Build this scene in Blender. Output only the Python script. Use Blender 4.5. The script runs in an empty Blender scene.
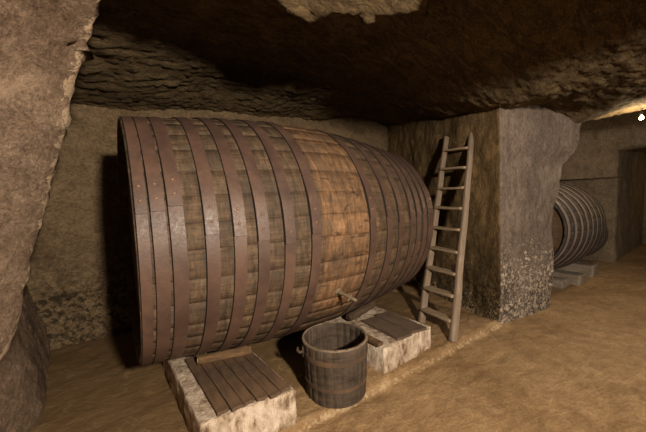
import bpy, bmesh, math, random
import numpy as np
from mathutils import Vector, Matrix, noise
PI = math.pi
R_ = math.radians
random.seed(7)
sc = bpy.context.scene
C = sc.collection

# ------------------------------------------------------------------ camera
# world X runs along the corridor, world Y into the cask alcove, Z up
F, PITCH, YAW, ROLL = 286.8, R_(4.18), R_(36.95), R_(-1.77)
CX, CY = 324.9, 225.9          # principal point (the lens is shifted a little)
CAMZ = 1.65
cd = bpy.data.cameras.new('camera')
cd.sensor_fit = 'HORIZONTAL'; cd.sensor_width = 36.0; cd.lens = 36.0*F/646.0
cd.shift_x = -(CX-323)/646; cd.shift_y = (CY-216)/646
cd.clip_start = 0.02
cam = bpy.data.objects.new('camera', cd); C.objects.link(cam)
cam.location = (0, 0, CAMZ)
cam.rotation_euler = (Matrix.Rotation(-YAW, 3, 'Z') @ Matrix.Rotation(PI/2-PITCH, 3, 'X') @ Matrix.Rotation(ROLL, 3, 'Z')).to_euler()
sc.camera = cam
FW = Vector((math.sin(YAW), math.cos(YAW), 0)); RT = Vector((math.cos(YAW), -math.sin(YAW), 0))

def ray(px, py):
    dx, dy = px-CX, py-CY; cr, sr = math.cos(ROLL), math.sin(ROLL)
    x = (dx*cr+dy*sr)/F; u = -(-dx*sr+dy*cr)/F
    c, s = math.cos(PITCH), math.sin(PITCH)
    return RT*x + FW*(c+u*s) + Vector((0, 0, -s+u*c))
def at_z(px, py, z):
    d = ray(px, py); return Vector((0, 0, CAMZ)) + d*((z-CAMZ)/d.z)
def at_depth(px, py, dep):
    d = ray(px, py); return Vector((0, 0, CAMZ)) + d*(dep/d.dot(FW))

# ------------------------------------------------------------------ object helpers
def link(name, me, mat=None, parent=None, smooth=True):
    o = bpy.data.objects.new(name, me); C.objects.link(o)
    if mat: me.materials.append(mat)
    if smooth:
        for p in me.polygons: p.use_smooth = True
    if parent: o.parent = parent
    return o
def obj(name, bm, mat=None, parent=None, smooth=True, sharp=None):
    me = bpy.data.meshes.new(name)
    bmesh.ops.recalc_face_normals(bm, faces=bm.faces[:])
    if sharp:
        for e in bm.edges:
            if len(e.link_faces) == 2 and e.calc_face_angle() > sharp: e.smooth = False
    bm.to_mesh(me); bm.free()
    return link(name, me, mat, parent, smooth)
def tag(o, label, cat, group=None):
    o['label'] = label; o['category'] = cat
    if group: o['group'] = group
    return o
def thing(name, label, cat, loc=(0, 0, 0), rot=(0, 0, 0), group=None):
    o = bpy.data.objects.new(name, None); C.objects.link(o)
    o.location = loc; o.rotation_euler = rot; o.empty_display_size = 0.1
    return tag(o, label, cat, group)
def struct(o):
    o['kind'] = 'structure'; return o

def fbm(p, sc_, oct_=4, H=0.9):
    return noise.fractal(Vector(p)*sc_, H, 2.0, oct_)   # about -1..1

def add_box(bm, c, s, rot=None, seg=(1, 1, 1), bev=0.0, bseg=2):
    """subdivided box with rounded edges"""
    t = bmesh.new()
    bmesh.ops.create_cube(t, size=1.0)
    for v in t.verts: v.co = Vector((v.co.x*s[0], v.co.y*s[1], v.co.z*s[2]))
    if bev: bmesh.ops.bevel(t, geom=t.edges[:], offset=bev, segments=bseg, affect='EDGES', profile=0.5)
    for ax in range(3):
        for k in range(1, seg[ax]):
            co = Vector((0, 0, 0)); co[ax] = -s[ax]/2 + s[ax]*k/seg[ax]
            no = Vector((0, 0, 0)); no[ax] = 1
            bmesh.ops.bisect_plane(t, geom=t.verts[:]+t.edges[:]+t.faces[:], plane_co=co, plane_no=no)
    M = Matrix.Translation(Vector(c)) @ (rot.to_4x4() if rot else Matrix.Identity(4))
    vs = [bm.verts.new(M @ v.co) for v in t.verts]
    t.verts.index_update()
    for f in t.faces: bm.faces.new([vs[v.index] for v in f.verts])
    t.free(); return vs

def add_tube(bm, pts, rad, n=12, cap=True):
    pts = [Vector(p) for p in pts]
    if not isinstance(rad, (list, tuple)): rad = [rad]*len(pts)
    rings = []
    for i, p in enumerate(pts):
        d = (pts[min(i+1, len(pts)-1)] - pts[max(i-1, 0)]).normalized()
        a = d.orthogonal().normalized() if abs(d.z) > .9 else d.cross(Vector((0, 0, 1))).normalized()
        b = d.cross(a)
        rings.append([bm.verts.new(p + (a*math.cos(2*PI*k/n)+b*math.sin(2*PI*k/n))*rad[i]) for k in range(n)])
    for i in range(len(rings)-1):
        for k in range(n):
            bm.faces.new((rings[i][k], rings[i][(k+1) % n], rings[i+1][(k+1) % n], rings[i+1][k]))
    if cap:
        bm.faces.new(rings[0][::-1]); bm.faces.new(rings[-1])
    return rings

def add_dome(bm, c, nrm, r, h):
    nrm = Vector(nrm).normalized(); a = nrm.orthogonal().normalized(); b = nrm.cross(a); c = Vector(c)
    prev = None; n = 10
    for ph in (0, .45, .9, 1.25):
        ring = [bm.verts.new(c + nrm*(h*math.sin(ph)) + (a*math.cos(2*PI*k/n)+b*math.sin(2*PI*k/n))*(r*math.cos(ph))) for k in range(n)]
        if prev:
            for k in range(n): bm.faces.new((prev[k], prev[(k+1) % n], ring[(k+1) % n], ring[k]))
        prev = ring
    bm.faces.new(prev)

def set_attr(me, name, vals):
    a = me.attributes.new(name, 'FLOAT_VECTOR', 'POINT')
    a.data.foreach_set('vector', np.array(vals, dtype=np.float32).ravel())

# ------------------------------------------------------------------ materials
class NT:
    def __init__(s, name):
        s.m = bpy.data.materials.new(name); s.m.use_nodes = True
        s.t = s.m.node_tree; s.t.nodes.clear()
        s.out = s.n('ShaderNodeOutputMaterial'); s.b = s.n('ShaderNodeBsdfPrincipled')
        s.t.links.new(s.b.outputs[0], s.out.inputs[0])
    def n(s, ty, **k):
        q = s.t.nodes.new(ty)
        for a, v in k.items(): setattr(q, a, v)
        return q
    def l(s, a, b): s.t.links.new(a, b)
    def coord(s): return s.n('ShaderNodeTexCoord').outputs['Object']
    def attr(s, name): return s.n('ShaderNodeAttribute', attribute_name=name).outputs['Vector']
    def scale(s, v, xyz, rot=(0, 0, 0), loc=(0, 0, 0)):
        q = s.n('ShaderNodeMapping'); s.l(v, q.inputs[0]); q.inputs['Scale'].default_value = xyz
        q.inputs['Rotation'].default_value = rot; q.inputs['Location'].default_value = loc
        return q.outputs[0]
    def noise(s, v, sc_, det=6, rough=.6, dist=0):
        q = s.n('ShaderNodeTexNoise'); s.l(v, q.inputs['Vector'])
        q.inputs['Scale'].default_value = sc_; q.inputs['Detail'].default_value = det
        q.inputs['Roughness'].default_value = rough; q.inputs['Distortion'].default_value = dist
        return q.outputs[0]
    def voro(s, v, sc_, feat='F1'):
        q = s.n('ShaderNodeTexVoronoi', feature=feat); s.l(v, q.inputs['Vector']); q.inputs['Scale'].default_value = sc_
        return q.outputs[0]
    def ramp(s, f, stops, interp='LINEAR'):
        q = s.n('ShaderNodeValToRGB'); s.l(f, q.inputs[0]); r = q.color_ramp; r.interpolation = interp
        while len(r.elements) < len(stops): r.elements.new(.5)
        for e, (p, c) in zip(r.elements, stops):
            e.position = p; e.color = (*c, 1) if isinstance(c, tuple) else (c, c, c, 1)
        return q.outputs[0]
    def mix(s, f, a, b, mode='MIX'):
        q = s.n('ShaderNodeMix', data_type='RGBA', blend_type=mode)
        if isinstance(f, (int, float)): q.inputs[0].default_value = f
        else: s.l(f, q.inputs[0])
        for i, v in ((6, a), (7, b)):
            if isinstance(v, tuple): q.inputs[i].default_value = (*v, 1)
            else: s.l(v, q.inputs[i])
        return q.outputs[2]
    def math(s, op, a, b=0.0, clamp=False):
        q = s.n('ShaderNodeMath', operation=op, use_clamp=clamp)
        for i, v in ((0, a), (1, b)):
            if isinstance(v, (int, float)): q.inputs[i].default_value = v
            else: s.l(v, q.inputs[i])
        return q.outputs[0]
    def sep(s, v):
        q = s.n('ShaderNodeSeparateXYZ'); s.l(v, q.inputs[0]); return q.outputs
    def rng(s, v, a, b, c=0.0, d=1.0):
        q = s.n('ShaderNodeMapRange', interpolation_type='SMOOTHSTEP'); s.l(v, q.inputs[0])
        for i, x in enumerate((a, b, c, d)): q.inputs[1+i].default_value = x
        return q.outputs[0]
    def bump(s, h, st, dist=.02, prev=None):
        q = s.n('ShaderNodeBump'); s.l(h, q.inputs['Height']); q.inputs['Strength'].default_value = st
        q.inputs['Distance'].default_value = dist
        if prev: s.l(prev, q.inputs['Normal'])
        return q.outputs[0]
    def fin(s, col, rough=.9, normal=None, spec=.3, metal=0.0):
        if isinstance(col, tuple): s.b.inputs['Base Color'].default_value = (*col, 1)
        else: s.l(col, s.b.inputs['Base Color'])
        if isinstance(rough, (int, float)): s.b.inputs['Roughness'].default_value = rough
        else: s.l(rough, s.b.inputs['Roughness'])
        s.b.inputs['Specular IOR Level'].default_value = spec
        s.b.inputs['Metallic'].default_value = metal
        if normal: s.l(normal, s.b.inputs['Normal'])
        return s.m

def rock(name, dark, mid, light, stretch=(1, 1, 1), bump=.6, crust=None, crust_top=0.9, edge=None, blot=None, cracks=None, dk=.55, moss=None):
    m = NT(name); co = m.coord()
    v = m.scale(co, stretch)
    big = m.noise(co, 1.3, 5, .6, .3)
    med = m.noise(v, 7, 7, .68, .4)
    fine = m.noise(v, 30, 6, .75)
    grit = m.noise(co, 95, 4, .8)
    f = m.math('ADD', m.math('MULTIPLY', big, .5), m.math('MULTIPLY', med, .5))
    col = m.ramp(f, [(.36, dark), (.5, mid), (.64, light)])
    col = m.mix(.8, col, m.ramp(fine, [(.34, .32), (.62, 1.0)]), 'MULTIPLY')
    col = m.mix(.6, col, m.ramp(grit, [(.36, .4), (.6, 1.0)]), 'MULTIPLY')
    hgt = m.math('ADD', m.math('ADD', m.math('MULTIPLY', med, .7), m.math('MULTIPLY', fine, .42)), m.math('MULTIPLY', grit, .10))
    if cracks:
        cv = m.math('ABSOLUTE', m.math('SUBTRACT', m.noise(m.scale(co, cracks), 3.4, 7, .72, .6), .5))
        ck = m.rng(cv, 0, .05)
        col = m.mix(.3, col, m.ramp(ck, [(0, .3), (1, 1.0)]), 'MULTIPLY')
        hgt = m.math('ADD', hgt, m.math('MULTIPLY', ck, .22))
    if blot:
        q = m.ramp(m.noise(co, 3.2, 6, .7, .8), [(.55, 0.0), (.66, 1.0)])
        col = m.mix(m.math('MULTIPLY', q, .6), col, blot)
    z = m.sep(co)[2]
    if moss:
        # dark damp growth low on the wall, broken up by bare stone
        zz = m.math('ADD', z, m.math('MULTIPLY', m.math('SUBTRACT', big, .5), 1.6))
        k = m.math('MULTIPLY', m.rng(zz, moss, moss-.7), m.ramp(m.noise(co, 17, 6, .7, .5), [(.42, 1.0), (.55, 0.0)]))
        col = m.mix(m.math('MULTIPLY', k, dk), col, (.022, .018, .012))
    if crust:
        zz = m.math('ADD', z, m.math('MULTIPLY', m.math('SUBTRACT', big, .5), 1.3))
        msk = m.rng(zz, crust_top, crust_top-.95)
        n2 = m.math('ADD', m.math('MULTIPLY', m.noise(co, 19, 6, .7, .5), .6), m.math('MULTIPLY', m.noise(co, 48, 4, .7), .4))
        sp = m.ramp(m.math('ADD', n2, m.math('MULTIPLY', m.math('SUBTRACT', msk, 1.0), .16)), [(.475, 0.0), (.535, 1.0)])
        col = m.mix(m.math('MULTIPLY', sp, .85), col, crust)
        hgt = m.math('ADD', hgt, m.math('MULTIPLY', sp, .3))
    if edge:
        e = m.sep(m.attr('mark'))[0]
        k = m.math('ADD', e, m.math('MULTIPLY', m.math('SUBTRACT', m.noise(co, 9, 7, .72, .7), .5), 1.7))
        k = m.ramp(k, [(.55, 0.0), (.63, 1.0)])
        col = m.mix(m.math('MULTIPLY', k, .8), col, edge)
    nb = m.bump(hgt, bump, .05)
    return m.fin(col, .95, nb, .12)

M = {}
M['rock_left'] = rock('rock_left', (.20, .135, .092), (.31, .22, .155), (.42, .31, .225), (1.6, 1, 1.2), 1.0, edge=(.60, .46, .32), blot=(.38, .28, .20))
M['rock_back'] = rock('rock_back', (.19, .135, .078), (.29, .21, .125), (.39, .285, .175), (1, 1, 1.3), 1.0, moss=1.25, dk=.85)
M['rock_ceiling'] = rock('rock_ceiling', (.145, .102, .055), (.23, .165, .09), (.31, .225, .125), (1, 2.4, 2.2), 1.0, cracks=(.6, 2.0, 1))
M['rock_pillar'] = rock('rock_pillar', (.12, .092, .074), (.225, .175, .142), (.35, .285, .235), (1.7, 1.7, .8), 1.0, crust=(.56, .46, .36), crust_top=1.6, moss=.9, dk=.6)
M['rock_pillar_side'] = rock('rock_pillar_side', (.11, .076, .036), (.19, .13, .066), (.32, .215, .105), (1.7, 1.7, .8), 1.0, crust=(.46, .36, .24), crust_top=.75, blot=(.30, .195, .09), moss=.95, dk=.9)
M['rock_far'] = rock('rock_far', (.17, .13, .09), (.26, .20, .14), (.35, .27, .19), (1.5, 1.5, 1), .9)

def earth():
    m = NT('packed_earth'); co = m.coord()
    a = m.noise(co, 1.1, 5, .6, .5); b = m.noise(m.scale(co, (1, 1.7, 1), (0, 0, .6)), 6, 7, .65, .3); c = m.noise(co, 42, 5, .75); g = m.noise(co, 110, 3, .8)
    f = m.math('ADD', m.math('MULTIPLY', a, .5), m.math('MULTIPLY', b, .5))
    col = m.ramp(f, [(.38, (.235, .145, .068)), (.5, (.335, .215, .108)), (.62, (.44, .295, .155))])
    col = m.mix(.6, col, m.ramp(c, [(.34, .5), (.62, 1.0)]), 'MULTIPLY')
    col = m.mix(.4, col, m.ramp(g, [(.36, .5), (.6, 1.0)]), 'MULTIPLY')
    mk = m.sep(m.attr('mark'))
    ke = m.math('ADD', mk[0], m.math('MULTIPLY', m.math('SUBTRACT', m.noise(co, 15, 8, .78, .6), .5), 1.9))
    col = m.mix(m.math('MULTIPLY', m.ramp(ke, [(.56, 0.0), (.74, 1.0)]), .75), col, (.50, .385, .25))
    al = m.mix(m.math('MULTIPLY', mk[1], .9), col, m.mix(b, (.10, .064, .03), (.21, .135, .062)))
    sp = m.math('MULTIPLY', m.ramp(m.noise(co, 5, 8, .75, 1.0), [(.56, 0.0), (.66, 1.0)]), .32)
    al = m.mix(sp, al, (.46, .35, .21))
    h = m.math('ADD', m.math('MULTIPLY', b, .6), m.math('MULTIPLY', c, .3))
    return m.fin(al, m.ramp(a, [(.35, .62), (.6, .92)]), m.bump(h, .75, .04), .25)
M['earth'] = earth()

def wood(name, dark, light, gscale=(1.2, 16, 16), bump=.25, attr=None, grey=None, rough=.75, belly=None, seamk=.45):
    """grain along the first axis of the coordinate"""
    m = NT(name)
    v = m.attr(attr) if attr else m.coord()
    g = m.noise(m.scale(v, gscale), 3.0, 8, .68, .6)
    g2 = m.noise(m.scale(v, (gscale[0]*3, gscale[1]*4, gscale[2]*4)), 3.0, 5, .7)
    st = m.noise(m.scale(v, (1, 1, 0)) if attr else v, 2.6, 6, .65, .7)
    col = m.ramp(m.math('ADD', m.math('MULTIPLY', g, .75), m.math('MULTIPLY', g2, .25)), [(.34, dark), (.66, light)])
    if attr:
        s = m.sep(m.attr('stave'))
        if belly:
            bl = m.noise(m.scale(v, (2.4, 7, .25)), 2.0, 8, .72, .6)
            bc = m.ramp(bl, [(.3, belly[0]), (.68, belly[1])])
            t = m.math('ADD', m.sep(v)[0], m.math('MULTIPLY', m.math('SUBTRACT', st, .5), .12))
            k = m.math('MULTIPLY', m.rng(t, -.245, -.205), m.rng(t, .285, .245))
            col = m.mix(m.math('MULTIPLY', k, .9), col, bc)
            dk = m.ramp(m.noise(m.scale(v, (1, 2.2, 1)), 5.0, 3, .5, .9), [(.60, 0.0), (.64, 1.0)])
            col = m.mix(m.math('MULTIPLY', m.math('MULTIPLY', dk, k), .75), col, (.07, .036, .017))
        cr = m.noise(m.scale(v, (9, 1.6, 0)), 2.4, 7, .72, .5)
        col = m.mix(.9, col, m.ramp(cr, [(.36, .3), (.6, 1.0)]), 'MULTIPLY')
        c3 = m.noise(m.scale(v, (26, 5, 0)), 2.4, 5, .75, .4)
        col = m.mix(.6, col, m.ramp(c3, [(.36, .4), (.58, 1.0)]), 'MULTIPLY')
        tone = m.rng(s[0], 0, 1, .88, 1.1)
        q = m.n('ShaderNodeVectorMath', operation='SCALE'); m.l(col, q.inputs[0]); m.l(tone, q.inputs['Scale']); col = q.outputs[0]
        seam = m.math('ABSOLUTE', m.math('SUBTRACT', s[1], .5))
        col = m.mix(m.math('MULTIPLY', m.rng(m.math('ADD', seam, m.math('MULTIPLY', m.math('SUBTRACT', g2, .5), .12)), .475, .5), seamk), col, (.018, .011, .007))
    stain = m.ramp(st, [(.42, 0.0), (.64, 1.0)])
    col = m.mix(m.math('MULTIPLY', stain, .6), col, grey if grey else tuple(x*.4 for x in dark))
    h = m.math('ADD', m.math('MULTIPLY', g, .6), m.math('MULTIPLY', g2, .4))
    return m.fin(col, rough, m.bump(h, bump, .02), .3)
M['stave'] = wood('old_oak_staves', (.068, .043, .026), (.205, .135, .08), (1.6, 13, 13), .6, 'along', (.04, .032, .025), .66, belly=((.17, .092, .046), (.35, .20, .103)))
M['stave_far'] = wood('grey_oak_staves', (.045, .034, .027), (.095, .073, .058), (1.2, 14, 14), .4, 'along', (.05, .04, .03), .72)
M['head'] = wood('cask_head_oak', (.06, .036, .02), (.13, .08, .045), (14, 1.3, 14), .4)
M['tub'] = wood('tub_staves', (.045, .034, .025), (.125, .092, .066), (1.4, 12, 12), .6, 'along', (.09, .068, .052), .8, seamk=.2)
M['tub_rim'] = wood('tub_worn_rim', (.15, .11, .075), (.28, .215, .155), (6, 6, 6), .4)
M['ladder'] = wood('weathered_ladder_wood', (.13, .098, .07), (.32, .25, .185), (12, 12, 1.2), .5, None, (.17, .13, .10), .85)
M['rung'] = wood('worn_rung_wood', (.19, .14, .09), (.42, .315, .21), (1.2, 12, 12), .5, None, (.20, .15, .10), .85)
M['plank'] = wood('dark_planks', (.032, .022, .017), (.14, .092, .062), (14, 1.1, 14), .6, None, (.19, .115, .062), .8)
M['plank_grey'] = wood('grey_planks', (.065, .046, .033), (.18, .128, .088), (14, 1.1, 14), .7, None, (.06, .042, .03), .85)
M['log'] = wood('rough_log', (.055, .033, .02), (.24, .145, .07), (1.4, 10, 10), 1.0, None, (.055, .035, .02), .9)
M['log_dark'] = wood('dark_log', (.05, .034, .022), (.12, .08, .05), (1.4, 10, 10), .8, None, (.03, .02, .014), .9)
M['log_end'] = wood('sawn_log_end', (.24, .15, .075), (.42, .28, .15), (5, 5, 5), .5)
M['beam'] = wood('grey_timber', (.15, .118, .09), (.32, .265, .21), (14, 1.2, 14), .6, None, (.08, .06, .045), .85)
M['spigot'] = wood('spigot_wood', (.12, .09, .06), (.23, .18, .12), (8, 8, 8), .4)

def simple(name, col, rough=.8, emit=None, es=0):
    m = NT(name); m.fin(col, rough)
    if emit:
        m.b.inputs['Emission Color'].default_value = (*emit, 1); m.b.inputs['Emission Strength'].default_value = es
    return m.m
def iron(name, a, b, rust, rough=(.38, .62)):
    m = NT(name); co = m.coord()
    n1 = m.noise(m.scale(co, (1, 1, 1)), 3.0, 6, .65, .4); n2 = m.noise(co, 45, 5, .75)
    col = m.ramp(n1, [(.35, a), (.65, b)])
    r = m.ramp(m.math('ADD', m.math('MULTIPLY', n1, .5), m.math('MULTIPLY', n2, .5)), [(.5, 0.0), (.62, 1.0)])
    col = m.mix(m.math('MULTIPLY', r, .5), col, rust)
    return m.fin(col, m.ramp(n2, [(.3, rough[0]), (.7, rough[1])]), m.bump(n2, .25, .006), .42)
M['hoop'] = iron('brown_painted_hoop', (.052, .031, .0245), (.094, .057, .045), (.11, .06, .034))
M['hoop_edge'] = simple('dark_hoop_edge', (.012, .009, .007), .8)  # near-black colour along one edge of every hoop
M['hoop_far'] = iron('grey_brown_hoop', (.125, .10, .09), (.19, .155, .14), (.13, .095, .075))
M['rivet'] = iron('rivet_head', (.12, .07, .045), (.20, .12, .08), (.16, .085, .04))
M['rust'] = iron('rusty_band', (.06, .04, .028), (.11, .068, .042), (.15, .085, .042), (.6, .85))

def limestone():
    m = NT('whitewashed_limestone'); co = m.coord()
    a = m.noise(co, 4, 7, .7, .6); b = m.noise(m.scale(co, (2.2, 2.2, .8)), 9, 7, .72, .4); c = m.noise(co, 48, 5, .7)
    col = m.ramp(m.math('ADD', m.math('MULTIPLY', a, .5), m.math('MULTIPLY', b, .5)), [(.39, (.13, .09, .06)), (.455, (.33, .25, .18)), (.53, (.56, .47, .38)), (.61, (.68, .60, .51))])
    pit = m.ramp(b, [(.26, 1.0), (.36, 0.0)])
    col = m.mix(m.math('MULTIPLY', pit, .8), col, (.075, .052, .035))
    x = m.sep(co)[2]
    col = m.mix(m.math('MULTIPLY', m.rng(m.math('ADD', x, m.math('MULTIPLY', a, .12)), .14, .02), .5), col, (.30, .2, .105))
    h = m.math('ADD', m.math('MULTIPLY', b, .6), m.math('MULTIPLY', c, .3))
    return m.fin(col, .92, m.bump(h, 1.0, .03), .15)
M['limestone'] = limestone()
M['bulb'] = simple('glowing_bulb', (1, .9, .7), .3, (1.0, .70, .36), 60)
M['socket'] = simple('black_bakelite', (.02, .018, .016), .5)

# ------------------------------------------------------------------ the cave shell
def grid(name, P, mat, closed=False, disp=None, mark=None, parent=None):
    """P: rows of Vectors; disp(co, normal) -> offset along the normal"""
    nr, nc = len(P), len(P[0])
    verts = [tuple(p) for r in P for p in r]
    faces = []
    for i in range(nr-1):
        for j in range(nc-1):
            faces.append((i*nc+j, i*nc+j+1, (i+1)*nc+j+1, (i+1)*nc+j))
    me = bpy.data.meshes.new(name); me.from_pydata(verts, [], faces); me.update()
    if disp:
        nn = [v.normal.copy() for v in me.vertices]
        for v, n in zip(me.vertices, nn): v.co = v.co + n*disp(v.co, n)
        me.update()
    if mark: set_attr(me, 'mark', [mark(i, j, verts[i*nc+j]) for i in range(nr) for j in range(nc)])
    return struct(link(name, me, mat, parent))

def resample(pts, n, rad=.12):
    """even points along a polyline whose corners are rounded by rad (a number or one per inner corner)"""
    pts = [Vector(p) for p in pts]
    out = [pts[0]]
    for i in range(1, len(pts)-1):
        r = rad[i-1] if isinstance(rad, (list, tuple)) else rad
        a, p, b = pts[i-1], pts[i], pts[i+1]
        ra = min(r, (p-a).length*.45); rb = min(r, (b-p).length*.45)
        s, e = p+(a-p).normalized()*ra, p+(b-p).normalized()*rb
        for k in range(7):
            t = k/6; out.append(s*(1-t)**2+p*2*t*(1-t)+e*t*t)
    pts = out+[pts[-1]]
    L = [0]
    for a, b in zip(pts[:-1], pts[1:]): L.append(L[-1]+(b-a).length)
    out = []; k = 0
    for i in range(n):
        s = L[-1]*i/(n-1)
        while k < len(pts)-2 and L[k+1] < s: k += 1
        d = L[k+1]-L[k]
        out.append(pts[k].lerp(pts[k+1], (s-L[k])/d if d else 0))
    return out
def interp(tab, z):
    if z <= tab[0][0]: return Vector(tab[0][1])
    for (z0, a), (z1, b) in zip(tab[:-1], tab[1:]):
        if z <= z1:
            t = (z-z0)/(z1-z0); return Vector(a).lerp(Vector(b), t)
    return Vector(tab[-1][1])
def sstep(x, a, b):
    t = min(1, max(0, (x-a)/(b-a))); return t*t*(3-2*t)
def frange(a, b, st):
    n = max(1, int(round((b-a)/st))); return [a+(b-a)*i/n for i in range(n+1)]

# --- floor: corridor level 0, alcove floor a low step higher behind a crumbly kerb
def kerb_y(x): return 1.80-.055*x+.02*noise.noise(Vector((x*4, 3.1, 0)))
ALC = .05
def floor_z(x, y, rough=True):
    k = sstep(y, kerb_y(x)-.05, kerb_y(x)+.03) * (1-sstep(x, 3.95, 4.15))
    lump = math.exp(-((y-kerb_y(x)-.02)/.055)**2)*(1-sstep(x, 3.95, 4.15))
    z = ALC*k
    if rough: z += .014*fbm((x, y, 0), 2.2, 4) + .008*fbm((x, y, 3), 11, 3)*(1+.8*k) + lump*.035*max(-.4, fbm((x, y, 5), 9, 3))
    return z
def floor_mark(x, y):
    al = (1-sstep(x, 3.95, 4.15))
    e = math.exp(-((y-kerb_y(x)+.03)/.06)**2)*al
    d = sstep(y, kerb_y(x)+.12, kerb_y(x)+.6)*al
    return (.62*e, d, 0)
def floor_grid():
    xs = frange(-3, 6.2, .05)+frange(6.3, 18, .12); ys = frange(-2.8, 1.1, .08)+frange(1.14, 2.1, .025)+frange(2.16, 5.2, .06)
    P = [[Vector((x, y, floor_z(x, y))) for x in xs] for y in ys]
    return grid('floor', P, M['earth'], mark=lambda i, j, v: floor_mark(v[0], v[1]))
floor_grid()

# --- ceiling
CP = [(-.8, 4.6, 2.85), (-.1, 4.6, 2.93), (.8, 4.55, 3.06), (1.9, 4.55, 3.18), (3.5, 4.55, 3.33), (5.3, 4.55, 3.48),
      (-.4, 3.5, 3.05), (1, 3.5, 3.24), (2.3, 3.5, 3.32), (3.8, 3.5, 3.34), (4.7, 3.3, 3.2),
      (-.2, 2.4, 3.15), (1.2, 2.4, 3.36), (2.5, 2.4, 3.32), (3.5, 2.2, 3.08), (4.0, 1.6, 2.82), (4.85, 1.43, 2.92), (5.7, 1.16, 2.77),
      (-1.2, .5, 2.95), (0, 1, 3.15), (1.5, 1, 3.2), (2.6, .95, 3.05), (3.7, .7, 2.84), (4.8, .5, 2.8), (5.5, .5, 2.9), (6, .57, 3.02), (6.6, .63, 3.06), (7.1, .66, 3.07), (7.9, .9, 3.3), (8.8, 1, 3.5), (10, 1.33, 3.68), (10, 0, 3.6), (8.3, -.5, 3.3), (6.8, -.5, 2.95), (5.3, -.6, 2.82), (3.5, -.6, 2.88), (1.5, -.6, 3.05), (0, -.6, 3.0),
      (6.3, 3, 3.0), (8, 3, 3.25), (9.8, 3, 3.55), (6, 4.8, 3.0), (8, 4.8, 3.2), (9.8, 4.8, 3.4),
      (-2.5, -2.4, 2.6), (0, -2.4, 2.7), (3, -2.4, 2.7), (6, -2.4, 2.7), (8, -2.4, 3.0), (10, -2.4, 3.3), (12, 1, 3.3), (14, 1, 3.2), (14, -2, 3.1), (13, 4, 3.2), (-2.5, 1.5, 2.7), (-2.5, 4.5, 2.6)]
cp = np.array(CP)
def tps(r2): return np.where(r2 > 1e-9, .5*r2*np.log(np.maximum(r2, 1e-9)), 0)
n_ = len(cp)
K = tps(((cp[:, None, :2]-cp[None, :, :2])**2).sum(-1)) + np.eye(n_)*.012
Pm = np.c_[np.ones(n_), cp[:, :2]]
sol = np.linalg.solve(np.block([[K, Pm], [Pm.T, np.zeros((3, 3))]]), np.r_[cp[:, 2], 0, 0, 0])
def ceil_base(x, y):
    r2 = (cp[:, 0]-x)**2+(cp[:, 1]-y)**2
    return float(sol[:n_] @ tps(r2) + sol[n_] + sol[n_+1]*x + sol[n_+2]*y)
# a lower slab of rock over the corridor in front of the alcove; its broken edge in camera-forward distance
LIP = []
for px, py, z in ((-420, -90, 2.95), (-60, -70, 2.95), (110, -35, 2.93), (225, -14, 2.90), (268, 2, 2.88), (286, 20, 2.87), (310, 29, 2.86), (380, 25, 2.86), (425, 26, 2.84), (445, -2, 2.76), (530, -25, 2.66), (700, -70, 2.6)):
    p = at_z(px, py, z); LIP.append((p.dot(RT), p.dot(FW), z))
LIP.append((4.5, .5, 2.6))
def lip(r):
    for (a, d0, z0), (b, d1, z1) in zip(LIP[:-1], LIP[1:]):
        if r <= b or b == 4.5:
            t = min(1, max(0, (r-a)/(b-a))); return d0+(d1-d0)*t, z0+(z1-z0)*t
def ceil_z(x, y):
    z = ceil_base(x, y)
    p = Vector((x, y, 0)); r, f = p.dot(RT), p.dot(FW)
    d, zl = lip(r)
    d += .09*fbm((r, 0, 2), 4.5, 5) + .04*fbm((x*3, y*3, 4), 3, 3)
    k = 1-sstep(f, d-.07, d+.13)
    zl = zl + .34*min(1.6, max(0, d-f))
    z = z*(1-k)+min(z, zl)*k
    pick = abs(noise.fractal(Vector((x*1.5, y*4.2, 2))*1.5, .8, 2, 4)); pk2 = abs(noise.fractal(Vector((x*1.6, y*5, 6))*4, .8, 2, 3))
    g = 1-.75*k
    pk3 = abs(noise.fractal(Vector((x*3.2, y*6, 9))*4.5, .8, 2, 3))
    return z - (.034*pick+.026*pk2+.02*pk3)*g + .05*g*fbm((x, y, 1), 1.1, 4) + .012*fbm((x, y, 7), 10, 3)
def ceiling():
    xs = frange(-3, -1, .15)+frange(-.96, 5.0, .032)+frange(5.05, 12.4, .07)+frange(12.6, 18, .25)
    ys = frange(-2.8, -.3, .12)+frange(-.26, 4.9, .032)
    grid('ceiling', [[Vector((x, y, ceil_z(x, y))) for x in xs] for y in ys[::-1]], M['rock_ceiling'])
ceiling()

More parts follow.
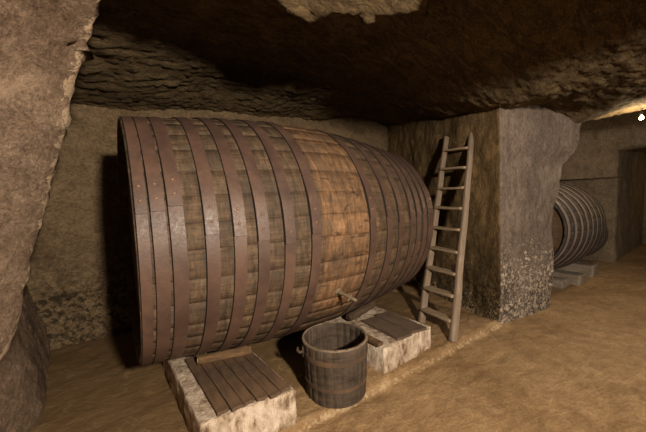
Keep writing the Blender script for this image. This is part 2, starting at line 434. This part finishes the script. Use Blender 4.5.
# --- left wall: overhanging rock corner close to the camera, then the alcove's end wall
EDGE = []
for px, py, dep in ((-28, 440, 1.62), (0, 360, 1.85), (20, 320, 1.95), (37, 258, 2.02), (46, 215, 2.04), (60, 165, 2.02), (71, 118, 1.97), (74, 97, 1.94), (88, 60, 1.85), (98, 26, 1.77), (105, 0, 1.70), (118, -60, 1.5)):
    p = at_depth(px, py, dep); EDGE.append((p.z, p))
EDGE.sort(key=lambda e: e[0])
B1 = at_z(48, 337, ALC); B0 = at_z(43, 432, 0.0)
BS = (B1-B0).normalized(); BS.z = 0
HOLE = at_depth(72, 50, 1.78)
def left_wall():
    P = []; MK = []
    for z in frange(-.05, 3.4, .028):
        e = interp(EDGE, z); e.z = 0
        far = Vector((B1.x, B1.y, 0))+BS*1.1
        mid = Vector((B0.x, B0.y, 0)).lerp(Vector((B1.x, B1.y, 0)), .06)
        mid = mid + Vector((-.14*sstep(z, .15, 1.0), 0, 0))
        flare = (1-sstep(z, 0, .45))*.05
        far2 = Vector((B1.x, B1.y, 0)) + Vector((-.14*sstep(z, .1, 1.3)+flare, 0, 0))
        near = e + Vector((-.62, -.50, 0)); near2 = Vector((-2.6, .9, 0)); 
        if e.y > mid.y-.15: mid = e + BS*.18 + Vector((-.14, 0, 0))
        row = resample([near2, near, e, mid, far2, far+Vector((-.14*sstep(z, .1, 1.3), 0, 0))], 170, [.3, .045, .15, .1])
        P.append([p+Vector((0, 0, z)) for p in row])
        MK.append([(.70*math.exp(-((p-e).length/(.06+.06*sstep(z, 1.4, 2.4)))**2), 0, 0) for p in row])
    def disp(co, n):
        sg = 1 if n.dot(Vector((0, 0, CAMZ))-co) > 0 else -1
        h = .035*fbm(co, 2.2, 5)+.012*fbm(co, 11, 3)
        q = co-HOLE; lat = q-n*q.dot(n)
        h -= sg*.075*math.exp(-(lat.length/.042)**3)*(1 if q.length < .3 else 0)*(.7+.5*fbm(co, 14, 2))
        return h
    return grid('wall_left', P, M['rock_left'], disp=disp, mark=lambda i, j, v: MK[i][j])
left_wall()

# --- back wall of the cask alcove
def back_wall():
    P = [[Vector((x, 4.55, z)) for x in frange(5.9, -1.8, .05)] for z in frange(-.1, 3.8, .05)]
    grid('wall_back', P, M['rock_back'], disp=lambda c, n: .05*fbm(c, 1.5, 5)+.014*fbm(c, 9, 3))
back_wall()

# --- right wall of the alcove = a broad pillar left standing between two alcoves
FC = [(0, (4.00, 1.58, 0)), (.35, (4.03, 1.57, 0)), (1.64, (4.04, 1.60, 0)), (2.4, (4.01, 1.60, 0)), (2.77, (3.99, 1.60, 0)), (3.2, (3.95, 1.5, 0))]
BC = [(0, (5.36, 1.345, 0)), (.5, (5.34, 1.35, 0)), (1.47, (5.42, 1.36, 0)), (2.0, (5.50, 1.32, 0)), (2.14, (5.54, 1.30, 0)), (2.36, (5.68, 1.165, 0)), (2.75, (5.70, 1.14, 0)), (3.0, (5.85, 1.0, 0))]
def pillar():
    P = []; NS = 0
    for z in frange(-.05, 3.5, .035):
        f = interp(FC, z); b = interp(BC, z); ba = Vector((5.36, 4.62, 0))
        s = resample([ba, f.lerp(ba, .5)+Vector((-.03, 0, 0)), f], 80, .3)
        r = resample([f, f.lerp(b, .5)+Vector((0, -.02, 0)), b, b+Vector((.0, .4, 0)), Vector((5.55, 2.6, 0)), Vector((5.7, 4.8, 0)), Vector((5.45, 4.8, 0)), ba], 200, [.3, .07, .2, .2, .1, .1])
        NS = len(s)
        P.append([p+Vector((0, 0, z)) for p in s+r[1:]])
    def edge(c): return sstep((c-interp(FC, c.z)-Vector((0, 0, c.z))).length, .0, .3)
    o = grid('wall_right', P, M['rock_pillar_side'], disp=lambda c, n: .032*fbm((c.x*1.5, c.y*1.5, c.z*.8), 2.2, 5)*edge(c)+.013*fbm((c.x, c.y, c.z*.6), 12, 3))
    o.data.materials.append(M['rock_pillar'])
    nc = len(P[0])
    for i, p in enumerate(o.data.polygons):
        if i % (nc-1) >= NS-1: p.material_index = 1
pillar()

# --- far wall with the opening to the next passage
def far_wall():
    P = []
    for z in frange(-.05, 2.06, .05)+frange(2.08, 2.14, .01)+frange(2.18, 4.6, .05):
        led = -.32*sstep(z, 2.09, 2.12)
        row = resample([Vector((9.9+led*2.4, 5.0, 0)), Vector((9.95+led*1.8, 3, 0)), Vector((9.98+led*.3, 1.31, 0)), Vector((11, 1.29, 0)), Vector((14.6, 1.25, 0))], 150, [.1, .05, .1])
        P.append([p+Vector((0, 0, z)) for p in row])
    grid('wall_far', P, M['rock_far'], disp=lambda c, n: .03*fbm(c, 2.2, 5)+.01*fbm(c, 9, 3))
    ys = frange(1.8, -2.8, .06)
    def lz(y): return 2.70+.38*max(0, 1.35-y)-.34*max(0, 1.35-y-.8)+.03*fbm((y, 0, 4), 4, 3)
    P = [[Vector((10.9, y, lz(y)+.05)) for y in ys]]
    for k in range(18): P.append([Vector((9.87+.03*fbm((y, k*.08, 3), 3, 3), y, lz(y)+k*.085)) for y in ys])
    grid('wall_lintel', P, M['rock_far'])
    grid('wall_passage', [[Vector((14.4, y, z)) for y in frange(2, -2.8, .1)] for z in frange(-.1, 4, .1)], M['rock_far'], disp=lambda c, n: .05*fbm(c, 2, 4))
    grid('wall_alcove', [[Vector((x, 4.6, z)) for x in frange(10.2, 5.5, .1)] for z in frange(-.1, 4.2, .1)], M['rock_far'], disp=lambda c, n: .05*fbm(c, 2, 4))
    grid('wall_corridor', [[Vector((x, -2.4, z)) for x in frange(-3, 14.6, .12)] for z in frange(-.1, 4.2, .12)], M['rock_far'], disp=lambda c, n: .06*fbm(c, 1.6, 4))
    grid('wall_behind', [[Vector((-2.5, y, z)) for y in frange(-2.8, 2.0, .12)] for z in frange(-.1, 3.3, .12)], M['rock_far'], disp=lambda c, n: .06*fbm(c, 1.6, 4))
far_wall()

# ------------------------------------------------------------------ casks
def cask_parts(root, R, prof, half, hoops, seam, wood_m, head_m, hoop_m, n_st=40, rivets=True, nseg=28, hth=.009):
    """axis along local X, origin at the axis centre; prof(t) radius at axial t"""
    rnd = random.Random(5)
    # staves: one shell, each stave its own strip with sunk edges
    ts = [-half+2*half*i/44 for i in range(45)]
    V = []; Fc = []; A = []; S = []
    w = 2*PI/n_st
    edges = [0]
    for k in range(n_st): edges.append(edges[-1]+w*rnd.uniform(.78, 1.22))
    edges = [e*2*PI/edges[-1] for e in edges]
    for k in range(n_st):
        a0, a1 = edges[k], edges[k+1]; rv = rnd.random(); off = rnd.uniform(-.0008, .0008)
        us = [(0, -.004), (.014, 0), (.35, .0), (.65, 0), (.986, 0), (1, -.004)]
        base = len(V)
        # outer skin, then over the chime and back inside to the croze
        path = [(-half+.07, prof(-half+.07)-.055), (-half, prof(-half)-.04)]+[(t, prof(t)) for t in ts]+[(half, prof(half)-.04), (half-.07, prof(half-.07)-.055)]
        for (t, r) in path:
            for u, dr in us:
                th = a0+(a1-a0)*u; rr = r+dr+off
                V.append((t, -math.cos(th)*rr, math.sin(th)*rr)); A.append((t, th*R, rv*9)); S.append((rv, u, 0))
        m_ = len(us)
        for i in range(len(path)-1):
            for j in range(m_-1):
                Fc.append((base+i*m_+j, base+(i+1)*m_+j, base+(i+1)*m_+j+1, base+i*m_+j+1))
    me = bpy.data.meshes.new('stave_shell'); me.from_pydata(V, [], Fc); me.update()
    set_attr(me, 'along', A); set_attr(me, 'stave', S)
    link('stave_shell', me, wood_m, root)
    for sgn in (-1, 1):
        bm = bmesh.new(); x = sgn*(half-.065); r = prof(half)-.03
        rr = bmesh.ops.create_circle(bm, cap_ends=True, segments=64, radius=r)['verts']
        ext = bmesh.ops.extrude_face_region(bm, geom=bm.faces[:])
        for v in [g for g in ext['geom'] if isinstance(g, bmesh.types.BMVert)]: v.co.z += .03
        for v in bm.verts: v.co = Vector((x-sgn*v.co.z, v.co.x, v.co.y))
        # plank joints scored across the head
        obj('head', bm, head_m, root, smooth=False)
    for i, (t0, wd) in enumerate(hoops):
        s0 = seam(i)
        bm = bmesh.new(); N = 120
        rings = []
        lap = .30/R
        for k in range(N+1):
            th = s0 + 2*PI*k/N + (0 if k not in (0, N) else (1e-4 if k == 0 else -1e-4))
            d = 2*PI*k/N
            ex = hth if d < lap else hth*max(0, 1-(d-lap)/.12)
            if k == N: ex = 0
            ring = []
            wob = .0012*math.sin(3*th+i)
            for (tt, q) in ((t0-.007, .0), (t0, 1), (t0+wd*.5, 1.0), (t0+wd, 1), (t0+wd+.002, .0)):
                r = prof(tt) - .003 + wob + q*(hth+ex+.003)
                ring.append(bm.verts.new((tt+.003*math.sin(2*th+i*1.7), -math.cos(th)*r, math.sin(th)*r)))
            rings.append(ring)
        for k in range(N):
            for j in range(4): bm.faces.new((rings[k][j], rings[k][j+1], rings[k+1][j+1], rings[k+1][j]))
        bm.faces.new(rings[0]); bm.faces.new(rings[-1][::-1])
        h = obj('hoop', bm, hoop_m, root, sharp=.6)
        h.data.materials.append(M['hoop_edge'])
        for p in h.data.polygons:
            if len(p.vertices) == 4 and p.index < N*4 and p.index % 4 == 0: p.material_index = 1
        if rivets:
            for dd in (.085, .185):
                th = s0+dd/R; tt = t0+wd*.5; r = prof(tt)+2*hth-.0005
                b2 = bmesh.new()
                add_dome(b2, (tt, -math.cos(th)*r, math.sin(th)*r), (0, -math.cos(th), math.sin(th)), .0105, .008)
                obj('rivet', b2, M['rivet'], h)

RB = 1.096
def prof1(t):
    u = t/RB; return RB*(1-.0957*u*u+.0149*u**4)
H1 = [-1.30, -1.24, -1.15, -.98, -.83, -.69, -.51, -.31, .25, .47, .65, .84, .96, 1.09, 1.20, 1.26]
hoops1 = [(t*RB, .078) for t in H1]
hoops1[0] = (-1.30*RB, .057); hoops1[1] = (-1.235*RB, .072); hoops1[15] = (1.258*RB, .053)
CB = Vector((1.5436, 2.8526, 1.4022))
SEAMPX = [(136, 215), (148, 212.5), (169, 207), (206, 235), (232.5, 236.5), (258, 241), (286, 244), (312, 234), (369, 219), (386, 217), (398.5, 222), (408, 219.5), (415.5, 217.5), (421.5, 214), (427, 214), (430, 214)]
def seam1(i):
    px, py = SEAMPX[i]; X = CB.x+hoops1[i][0]
    d = ray(px, py); r = prof1(hoops1[i][0])
    # where the sight line meets this hoop's cylinder
    o = Vector((0, 0, CAMZ))-CB
    a = d.y**2+d.z**2; b = o.y*d.y+o.z*d.z; c = o.y**2+o.z**2-r*r
    q = b*b-a*c
    if q < 0: return -.1
    s = (-b-math.sqrt(q))/a; p = o+d*s
    return math.atan2(p.z, -p.y)
cask = thing('wine_cask', 'huge brown hooped oak wine cask lying across the alcove on two plinths', 'barrel', CB)
cask_parts(cask, RB, prof1, 1.309*RB, hoops1, seam1, M['stave'], M['head'], M['hoop'], 40)
# wooden spigot in the belly
def hit_cask(px, py):
    d = ray(px, py); o = Vector((0, 0, CAMZ)); s = 1.0
    for _ in range(4000):
        p = o+d*s-CB
        if math.hypot(p.y, p.z) < prof1(p.x): return p
        s += .001
p0 = hit_cask(338, 291.5); nrm = Vector((0, p0.y, p0.z)).normalized()
tip = Vector((.10, -1, -.16)).normalized()
bm = bmesh.new()
add_tube(bm, [p0-tip*.05, p0, p0+tip*.06, p0+tip*.15, p0+tip*.21], [.021, .020, .017, .014, .012], 14)
sp = obj('spigot', bm, M['spigot'], cask)
bm = bmesh.new()
q = p0+tip*.145
add_tube(bm, [q+Vector((-.035, 0, -.02)), q, q+Vector((.012, 0, .02))], [.009, .010, .008], 10)
obj('spigot_key', bm, M['spigot'], sp)
bm = bmesh.new()
add_dome(bm, p0, nrm, .036, .012)
obj('spigot_collar', bm, M['spigot'], sp)

# second cask behind the pillar, third one half hidden behind it
def prof_far(R, Re, half): return lambda t: R-(R-Re)*(t/half)**2
def far_cask(name_label, loc, yaw, R, Re, half, nh, sd):
    root = thing('wine_cask', name_label, 'barrel', loc, (0, 0, yaw))
    pf = prof_far(R, Re, half)
    hs = []
    for k in range(nh):
        u = k/(nh-1)*2-1
        t = (half-.03)*math.copysign(abs(u)**.85, u)
        hs.append((t-.028 if k < nh-1 else t-.04, .066))
    cask_parts(root, R, pf, half, hs, lambda i: .4*math.sin(i*1.3)+sd, M['stave_far'], M['head'], M['hoop_far'], 34, False, hth=.008)
    return root
far_cask('grey-brown hooped cask lying on stone blocks in the next alcove beyond the pillar', (7.22, 2.03, 1.097), R_(.5), .888, .713, 1.438, 13, .6)
far_cask('small dark cask half hidden behind the cask beyond the pillar', (9.16, 1.92, .74), R_(-1), .56, .52, .44, 7, 2.0)

# ------------------------------------------------------------------ plinths and what lies on them
def rough_block(name, label, cat, corners_xy, z0, z1, mat, group=None, seed=0, amp=.012, bev=.015, step=.04):
    """block from four ground corners (fl, fr, br, bl); origin at base centre"""
    c = sum((Vector((*p, 0)) for p in corners_xy), Vector())/4
    fl, fr, br, bl = [Vector((*p, 0))-c for p in corners_xy]
    bm = bmesh.new(); h = z1-z0
    lx = (fr-fl).length; ly = (bl-fl).length
    vs = add_box(bm, (0, 0, h/2), (lx, ly, h), None, (max(2, int(lx/step)), max(2, int(ly/step)), max(2, int(h/step))), bev, 2)
    for v in bm.verts:
        u = v.co.x/lx+.5; w = v.co.y/ly+.5
        p = fl*(1-u)*(1-w)+fr*u*(1-w)+br*u*w+bl*(1-u)*w
        v.co = Vector((p.x, p.y, v.co.z))
    bm.normal_update()
    for v in bm.verts:
        d = amp*fbm(v.co+Vector((seed, 0, 0)), 6, 4)+amp*.5*fbm(v.co+Vector((seed, 3, 0)), 18, 3)
        if v.normal.z > .7: d *= .3
        if v.co.z > .003: v.co += v.normal*d
    o = obj(name, bm, mat, None); o.location = (c.x, c.y, z0)
    return tag(o, label, cat, group)

def xy(p): return (p.x, p.y)
ZT = .30
fl, fr = at_z(199.5, 425, ZT), at_z(296.5, 390, ZT)
bl = at_z(171, 364.5, ZT)
dl = (bl-fl); bl2 = fl+dl*1.55; br2 = fr+Vector((-.03, dl.y*1.55+.05, 0))
B1c = [xy(fl), xy(fr), xy(br2), xy(bl2)]
rough_block('stone_plinth', 'whitewashed stone plinth under the left end of the huge cask, left of the tub', 'plinth', B1c, ALC-.02, ZT, M['limestone'], 'plinths under the huge cask', 1)
fl, fr = at_z(384, 349, ZT), at_z(431, 326, ZT)
b2r = fr+Vector((.02, 1.0, 0)); b2l = fl+Vector((-.02, 1.0, 0))
B2c = [xy(fl), xy(fr), xy(b2r), xy(b2l)]
rough_block('stone_plinth', 'crusty white stone plinth between the wooden tub and the ladder', 'plinth', B2c, ALC-.02, ZT, M['limestone'], 'plinths under the huge cask', 7)

def plank(label, p0, p1, w, th, z, mat, group, name='wooden_plank', tilt=0.0, seed=0, zrot=None):
    """board lying flat from p0 to p1 (2D ends), underside at z"""
    a, b = Vector((*p0, 0)), Vector((*p1, 0)); d = b-a; L = d.length
    bm = bmesh.new()
    add_box(bm, (0, 0, th/2), (w, L, th), None, (4, 14, 1), .003, 1)
    for v in bm.verts:
        v.co.x += .005*fbm((v.co.y+seed, seed, v.co.x*.2), 5, 3)
        v.co.z += .0025*max(-.2, fbm((v.co.x+seed, v.co.y, 1), 6, 3)) if v.co.z > th*.4 else 0
        if abs(v.co.y) > L*.47: v.co.y += .02*fbm((v.co.x*2, seed*3.3, 0), 12, 2)
    o = obj(name, bm, mat, sharp=.6)
    m_ = (a+b)/2
    o.location = (m_.x, m_.y, z); o.rotation_euler = (tilt, 0, math.atan2(-d.x, d.y))
    return tag(o, label, 'plank', group)

# six boards on the left plinth, from just right of its bare left strip
names = ['leftmost dark plank on the left plinth, beside the bare white strip', 'second dark plank from the left on the left plinth', 'third dark plank from the left on the left plinth',
         'third dark plank from the right on the left plinth', 'second dark plank from the right on the left plinth', 'rightmost dark plank on the left plinth, nearest the tub']
PF0, PF1 = at_z(217, 416, ZT+.01), at_z(293, 390.5, ZT+.01)
PB0, PB1 = at_z(187, 365, ZT+.01), at_z(249, 351, ZT+.01)
for k in range(6):
    u = (k+.5)/6
    a = PF0.lerp(PF1, u); b = PB0.lerp(PB1, u)
    w = (PF1-PF0).length/6
    b = b+(b-a)*.12
    plank(names[k], xy(a+(a-b)*(.0+.015*math.sin(k*2.1))), xy(b), w*.91, .022, ZT+.008+.002*(k % 2), M['plank'], 'planks on the left plinth', seed=k+1)
# boards on the right plinth
QF = [at_z(398.5, 341, ZT+.01), at_z(412, 335.5, ZT+.01), at_z(425.5, 329, ZT+.01)]
QB = [at_z(362, 323, ZT+.01), at_z(376, 317, ZT+.01), at_z(390, 312, ZT+.01)]
for k, lb in enumerate(['grey-brown plank on the right plinth, on the side towards the tub', 'grey-brown plank on the right plinth, on the side towards the ladder']):
    a = QF[k].lerp(QF[k+1], .5); b = QB[k].lerp(QB[k+1], .5)
    plank(lb, xy(a), xy(b), (QF[k+1]-QF[k]).length*.97, .026, ZT+.009, M['plank_grey'], 'planks on the right plinth', seed=k+11)
a = at_z(381, 346, ZT+.01); b = at_z(366, 338, ZT+.01)
plank('short broken board end at the left edge of the right plinth, beside the tub', xy(a), xy(b+(b-a)*1.2), .07, .03, ZT+.009, M['log'], None, 'broken_board', seed=21)

def log(label, p0, p1, r, z, mat, seed=0, group=None):
    a, b = Vector((*p0, 0)), Vector((*p1, 0)); d = b-a; L = d.length
    # thick enough to reach the cask's underside
    r = .12
    for k in range(9):
        m_ = a.lerp(b, k/8); rc = prof1(m_.x-CB.x); q = .02
        while math.hypot(CB.y-m_.y, CB.z-z-q) > rc+q*1.15+.012 and q < .12: q += .001
        r = min(r, q)
    root = thing('log_chock', label, 'log', ((a.x+b.x)/2, (a.y+b.y)/2, z), (0, 0, math.atan2(d.y, d.x)), group)
    bm = bmesh.new(); n = 18; rings = []
    for i in range(16):
        x = -L/2+L*i/15; ring = []
        for k in range(n):
            th = 2*PI*k/n
            rr = r*(1+.22*fbm((x*3+seed, math.cos(th), math.sin(th)), 1.6, 3))
            ring.append(bm.verts.new((x+.012*math.sin(th*2+seed)*(1 if i in (0, 15) else 0), math.cos(th)*rr*1.08, max(-r*.97, math.sin(th)*rr)+r*.97)))
        rings.append(ring)
    for i in range(15):
        for k in range(n): bm.faces.new((rings[i][k], rings[i][(k+1) % n], rings[i+1][(k+1) % n], rings[i+1][k]))
    bm.faces.new(rings[0][::-1]); bm.faces.new(rings[-1])
    obj('bark', bm, mat, root, sharp=1.0)
    for sgn in (-1, 1):
        bm = bmesh.new()
        add_tube(bm, [(sgn*(L/2-.004), 0, r*.97), (sgn*(L/2+.006), 0, r*.97)], [r*.9, r*.82], 18)
        obj('sawn_end', bm, M['log_end'] if mat == M['log'] else mat, root)
    return root
ZP = ZT+.03
a, b = at_z(198, 358.5, ZP+.05), at_z(250, 348.5, ZP+.05)
log('short barked log wedged under the cask on top of the left plinth', xy(a), xy(b), .054, ZP, M['log'], 2)
a, b = at_z(350, 317, ZP+.05), at_z(373, 303, ZP+.05)
log('dark rounded log wedged under the cask on top of the right plinth', xy(a), xy(b), .06, ZP, M['log_dark'], 5)

# blocks under the far cask
def far_block(label, fl, fr, dz, deep, mat, seed, tall):
    A = at_z(*fl, 0); B = at_z(*fr, 0)
    return rough_block('timber_block', label, 'block', [xy(A), xy(B), xy(B+Vector((.05, deep, 0))), xy(A+Vector((.05, deep, 0)))], -.01, tall, mat, 'blocks under the cask beyond the pillar', seed, .008, .02)
far_block('smallest pale grey block beside the pillar foot under the far cask', (562.5, 289), (570, 286.5), 0, .5, M['beam'], 3, .15)
far_block('middle block under the far cask, long and dark with a pale top', (579.5, 286), (586, 283), 0, 1.0, M['beam'], 4, .19)
far_block('rightmost block under the far cask, wide with a pale top', (593, 277.4), (598.5, 274), 0, 1.0, M['beam'], 5, .235)

# ------------------------------------------------------------------ wooden tub
TB = Vector((1.49, 1.89, 0)); HT, RT_, RBs = .475, .283, .258
def tub():
    root = thing('wooden_tub', 'round open wooden tub with rusty bands on the kerb between the plinths', 'tub', (TB.x, TB.y, ALC-.004), (0, 0, .3))
    rnd = random.Random(3); n = 24
    V = []; Fc = []; A = []; S = []
    def rad(z): return RBs+(RT_-RBs)*z/HT
    zs = [HT*i/10 for i in range(11)]
    path = [(z, rad(z)) for z in zs]+[(HT+.004, RT_-.006), (HT+.004, RT_-.022)]+[(z, rad(z)-.028) for z in zs[::-1][:-1]]+[(.045, RBs-.025)]
    for k in range(n):
        a0, a1 = 2*PI*k/n, 2*PI*(k+1)/n; rv = rnd.random(); base = len(V); dz = rnd.uniform(-.003, .003)
        us = [(0, -.0012), (.02, 0), (.5, .0006), (.98, 0), (1, -.0012)]
        for i, (z, r) in enumerate(path):
            for u, dr in us:
                th = a0+(a1-a0)*u; sg = -1 if i > 12 else 1
                V.append((math.cos(th)*(r+dr*sg), math.sin(th)*(r+dr*sg), max(0, z+(dz if z > .4 else 0)))); A.append((z, th*RT_, rv*9)); S.append((rv, u, 0))
        for i in range(len(path)-1):
            for j in range(4): Fc.append((base+i*5+j, base+i*5+j+1, base+(i+1)*5+j+1, base+(i+1)*5+j))
    me = bpy.data.meshes.new('stave_wall'); me.from_pydata(V, [], Fc); me.update()
    set_attr(me, 'along', A); set_attr(me, 'stave', S)
    link('stave_wall', me, M['tub'], root)
    bm = bmesh.new(); add_tube(bm, [(0, 0, .03), (0, 0, .05)], RBs-.02, 40); obj('bottom', bm, M['plank'], root, smooth=False)
    # worn pale rim
    bm = bmesh.new(); N = 72; rings = []
    for k in range(N):
        th = 2*PI*k/N; dz = .003*noise.noise(Vector((math.cos(th)*6, math.sin(th)*6, 0)))
        rings.append([bm.verts.new((math.cos(th)*r, math.sin(th)*r, z+dz)) for r, z in ((RT_+.0015, HT-.004), (RT_-.002, HT+.007), (RT_-.019, HT+.007), (RT_-.026, HT-.006))])
    for k in range(N):
        for j in range(3): bm.faces.new((rings[k][j], rings[(k+1) % N][j], rings[(k+1) % N][j+1], rings[k][j+1]))
    obj('rim', bm, M['tub_rim'], root)
    for z0, wd in ((.345, .040), (.13, .030)):
        bm = bmesh.new(); rings = []
        for k in range(N):
            th = 2*PI*k/N
            rings.append([bm.verts.new((math.cos(th)*r, math.sin(th)*r, z)) for r, z in ((rad(z0)-.002, z0), (rad(z0)+.005, z0), (rad(z0+wd)+.005, z0+wd), (rad(z0+wd)-.002, z0+wd))])
        for k in range(N):
            for j in range(3): bm.faces.new((rings[k][j], rings[k][j+1], rings[(k+1) % N][j+1], rings[(k+1) % N][j]))
        obj('band', bm, M['rust'], root, sharp=.6)
    # iron lug for the carrying handle, on the side towards the left plinth
    for ang in (R_(180+37.4+0-17), ):
        ang -= .3
        ang = math.atan2(-RT.y, -RT.x)-.3+.25
        u = Vector((math.cos(ang), math.sin(ang), 0)); t = Vector((-u.y, u.x, 0))
        z = .385; p = u*(rad(z))+Vector((0, 0, z))
        bm = bmesh.new()
        add_box(bm, p+u*.006, (.010, .055, .085), Matrix((u, t, Vector((0, 0, 1)))).transposed(), (1, 1, 1), .002, 1)
        lug = obj('handle_lug', bm, M['rust'], root, sharp=.6)
        bm = bmesh.new()
        add_tube(bm, [p+u*.0+t*.01, p+u*.03+t*.008+Vector((0, 0, -.008)), p+u*.045+t*-.02+Vector((0, 0, -.004)), p+u*.04+t*-.045+Vector((0, 0, .012))], [.011, .013, .013, .011], 10)
        obj('hook', bm, M['rust'], lug)
    return root
tub()

# ------------------------------------------------------------------ ladder
def ladder():
    L0, L1 = at_z(421.5, 323, ALC), Vector((0, 0, 0))
    R0 = at_z(453, 342, ALC)
    RT1 = at_depth(472, 133, 4.20); LT1 = at_depth(446.5, 137, 4.60)
    root = thing('ladder', 'weathered wooden ladder with nine flat rungs leaning against the alcove wall by the pillar', 'ladder', (R0+L0)/2)
    o = (R0+L0)/2
    ux = (R0-L0).normalized(); up = ((RT1+LT1)/2-o).normalized(); fr = ux.cross(up).normalized()
    ux = up.cross(fr).normalized()
    rot = lambda a, b, c: Matrix((a, b, c)).transposed()
    for (a, b) in ((L0, LT1), (R0, RT1)):
        d = (b-a); ln = d.length; d.normalize(); x = ux-d*ux.dot(d); x.normalize(); y = d.cross(x)
        bm = bmesh.new()
        add_box(bm, (0, 0, ln/2), (.055, .09, ln), None, (2, 2, 26), .011, 2)
        for v in bm.verts:
            k = 1-.18*v.co.z/ln
            v.co.x = v.co.x*k+.010*fbm((0, seed_(a), v.co.z), 1.6, 3); v.co.y = v.co.y*k+.006*fbm((3, seed_(a), v.co.z), 2.2, 3)
            if v.co.z < .004: v.co.y *= .8
        r = obj('rail', bm, M['ladder'], root)
        r.location = a-o; r.rotation_euler = rot(x, y, d).to_euler()
    ys = [(435, 456.5), ]
    NR = 9
    # rung heights read along the rails from the pixel rows of their left and right ends
    rows = [(150, 148.5), (169, 167.5), (189, 187), (208, 207.5), (228, 229), (248, 251.5), (268, 273), (289, 294.5), (311, 318)]
    def along(a, b, py):
        lo, hi = 0.0, 1.0
        for _ in range(40):
            t = (lo+hi)/2; p = a.lerp(b, t)-Vector((0, 0, CAMZ))
            c, s = math.cos(PITCH), math.sin(PITCH); f = p.dot(FW); w_ = f*c-p.z*s
            y = CY+F*p.dot(RT)/w_*math.sin(ROLL)-F*(f*s+p.z*c)/w_*math.cos(ROLL)
            if y > py: lo = t
            else: hi = t
        return (lo+hi)/2
    for k, (yl, yr) in enumerate(rows):
        tl, tr = along(L0, LT1, yl), along(R0, RT1, yr)
        t = (tl+tr)/2; tl = t+(tl-t)*.4; tr = t+(tr-t)*.4
        a = L0.lerp(LT1, tl); b = R0.lerp(RT1, tr); d = b-a; ln = d.length-.03; d.normalize()
        z = Vector((0, 0, 1)); z = (z-d*z.dot(d)).normalized(); y = z.cross(d)
        wd = .14+.008*math.sin(k*1.9)
        bm = bmesh.new()
        add_box(bm, (0, 0, 0), (ln, wd, .034), None, (12, 2, 1), .008, 2)
        for v in bm.verts:
            v.co.z += .006*fbm((v.co.x, k*3.1, v.co.y), 5, 3)-.006*(1-(2*v.co.x/ln)**2)*(1 if v.co.z > 0 else .2)
            v.co.y += .006*fbm((v.co.x, k*2.3, 4), 5, 3)
        r = obj('rung', bm, M['rung'], root)
        r.location = (a+b)/2-o; r.rotation_euler = rot(d, y, z).to_euler()
def seed_(v): return v.x*7.7
ladder()

# ------------------------------------------------------------------ lamps
BP = at_depth(641.5, 118, 4.62)
lamp = thing('bulb_lamp', 'bare glowing bulb hanging from the corridor ceiling at the far right', 'lamp', BP)
bm = bmesh.new()
bmesh.ops.create_uvsphere(bm, u_segments=20, v_segments=14, radius=.026)
for v in bm.verts:
    if v.co.z > 0: v.co.z *= 1.7; v.co.x *= 1-.35*v.co.z/.055; v.co.y *= 1-.35*v.co.z/.055
obj('bulb', bm, M['bulb'], lamp)
bm = bmesh.new(); add_tube(bm, [(0, 0, .045), (0, 0, .075), (0, 0, .11), (0, 0, .12)], [.021, .024, .021, .008], 16); obj('socket', bm, M['socket'], lamp)
zt = ceil_z(BP.x, BP.y)
bm = bmesh.new(); add_tube(bm, [(0, 0, .118), (.003, 0, (zt-BP.z)*.6), (0, 0, zt-BP.z+.03)], .004, 8); obj('cord', bm, M['socket'], lamp)

def light(name, kind, loc, energy, col, target=None, **k):
    d = bpy.data.lights.new(name, kind); d.energy = energy; d.color = col
    for a, v in k.items(): setattr(d, a, v)
    o = bpy.data.objects.new(name, d); C.objects.link(o); o.location = loc
    if target is not None: o.rotation_euler = (Vector(target)-Vector(loc)).to_track_quat('-Z', 'Y').to_euler()
    return o
light('bulb_light', 'POINT', BP+Vector((0, 0, -.045)), 60, (1.0, .76, .46), shadow_soft_size=.04)
light('key_lamp', 'SPOT', (.42, -1.6, 2.38), 1080, (1.0, .83, .645), (2.6, 3.0, 1.3), spot_size=R_(140), spot_blend=.4, shadow_soft_size=.10)
light('corridor_fill', 'SPOT', (3.6, -2.0, 2.3), 210, (1.0, .87, .74), (5.6, 1.2, .6), spot_size=R_(100), spot_blend=.8, shadow_soft_size=.3)  # unseen fill light, added to brighten the pillar and far floor
light('passage_lamp', 'POINT', (13.2, -.3, 2.0), 9, (1.0, .66, .22), shadow_soft_size=.08)

w = bpy.data.worlds.new('world'); sc.world = w; w.use_nodes = True
w.node_tree.nodes['Background'].inputs[0].default_value = (.05, .04, .03, 1)
w.node_tree.nodes['Background'].inputs[1].default_value = .03
vs = sc.view_settings
sc.display_settings.display_device = 'sRGB'
vs.view_transform = 'Standard'; vs.look = 'None'; vs.exposure = 0.0; vs.gamma = 1.0; vs.use_curve_mapping = False
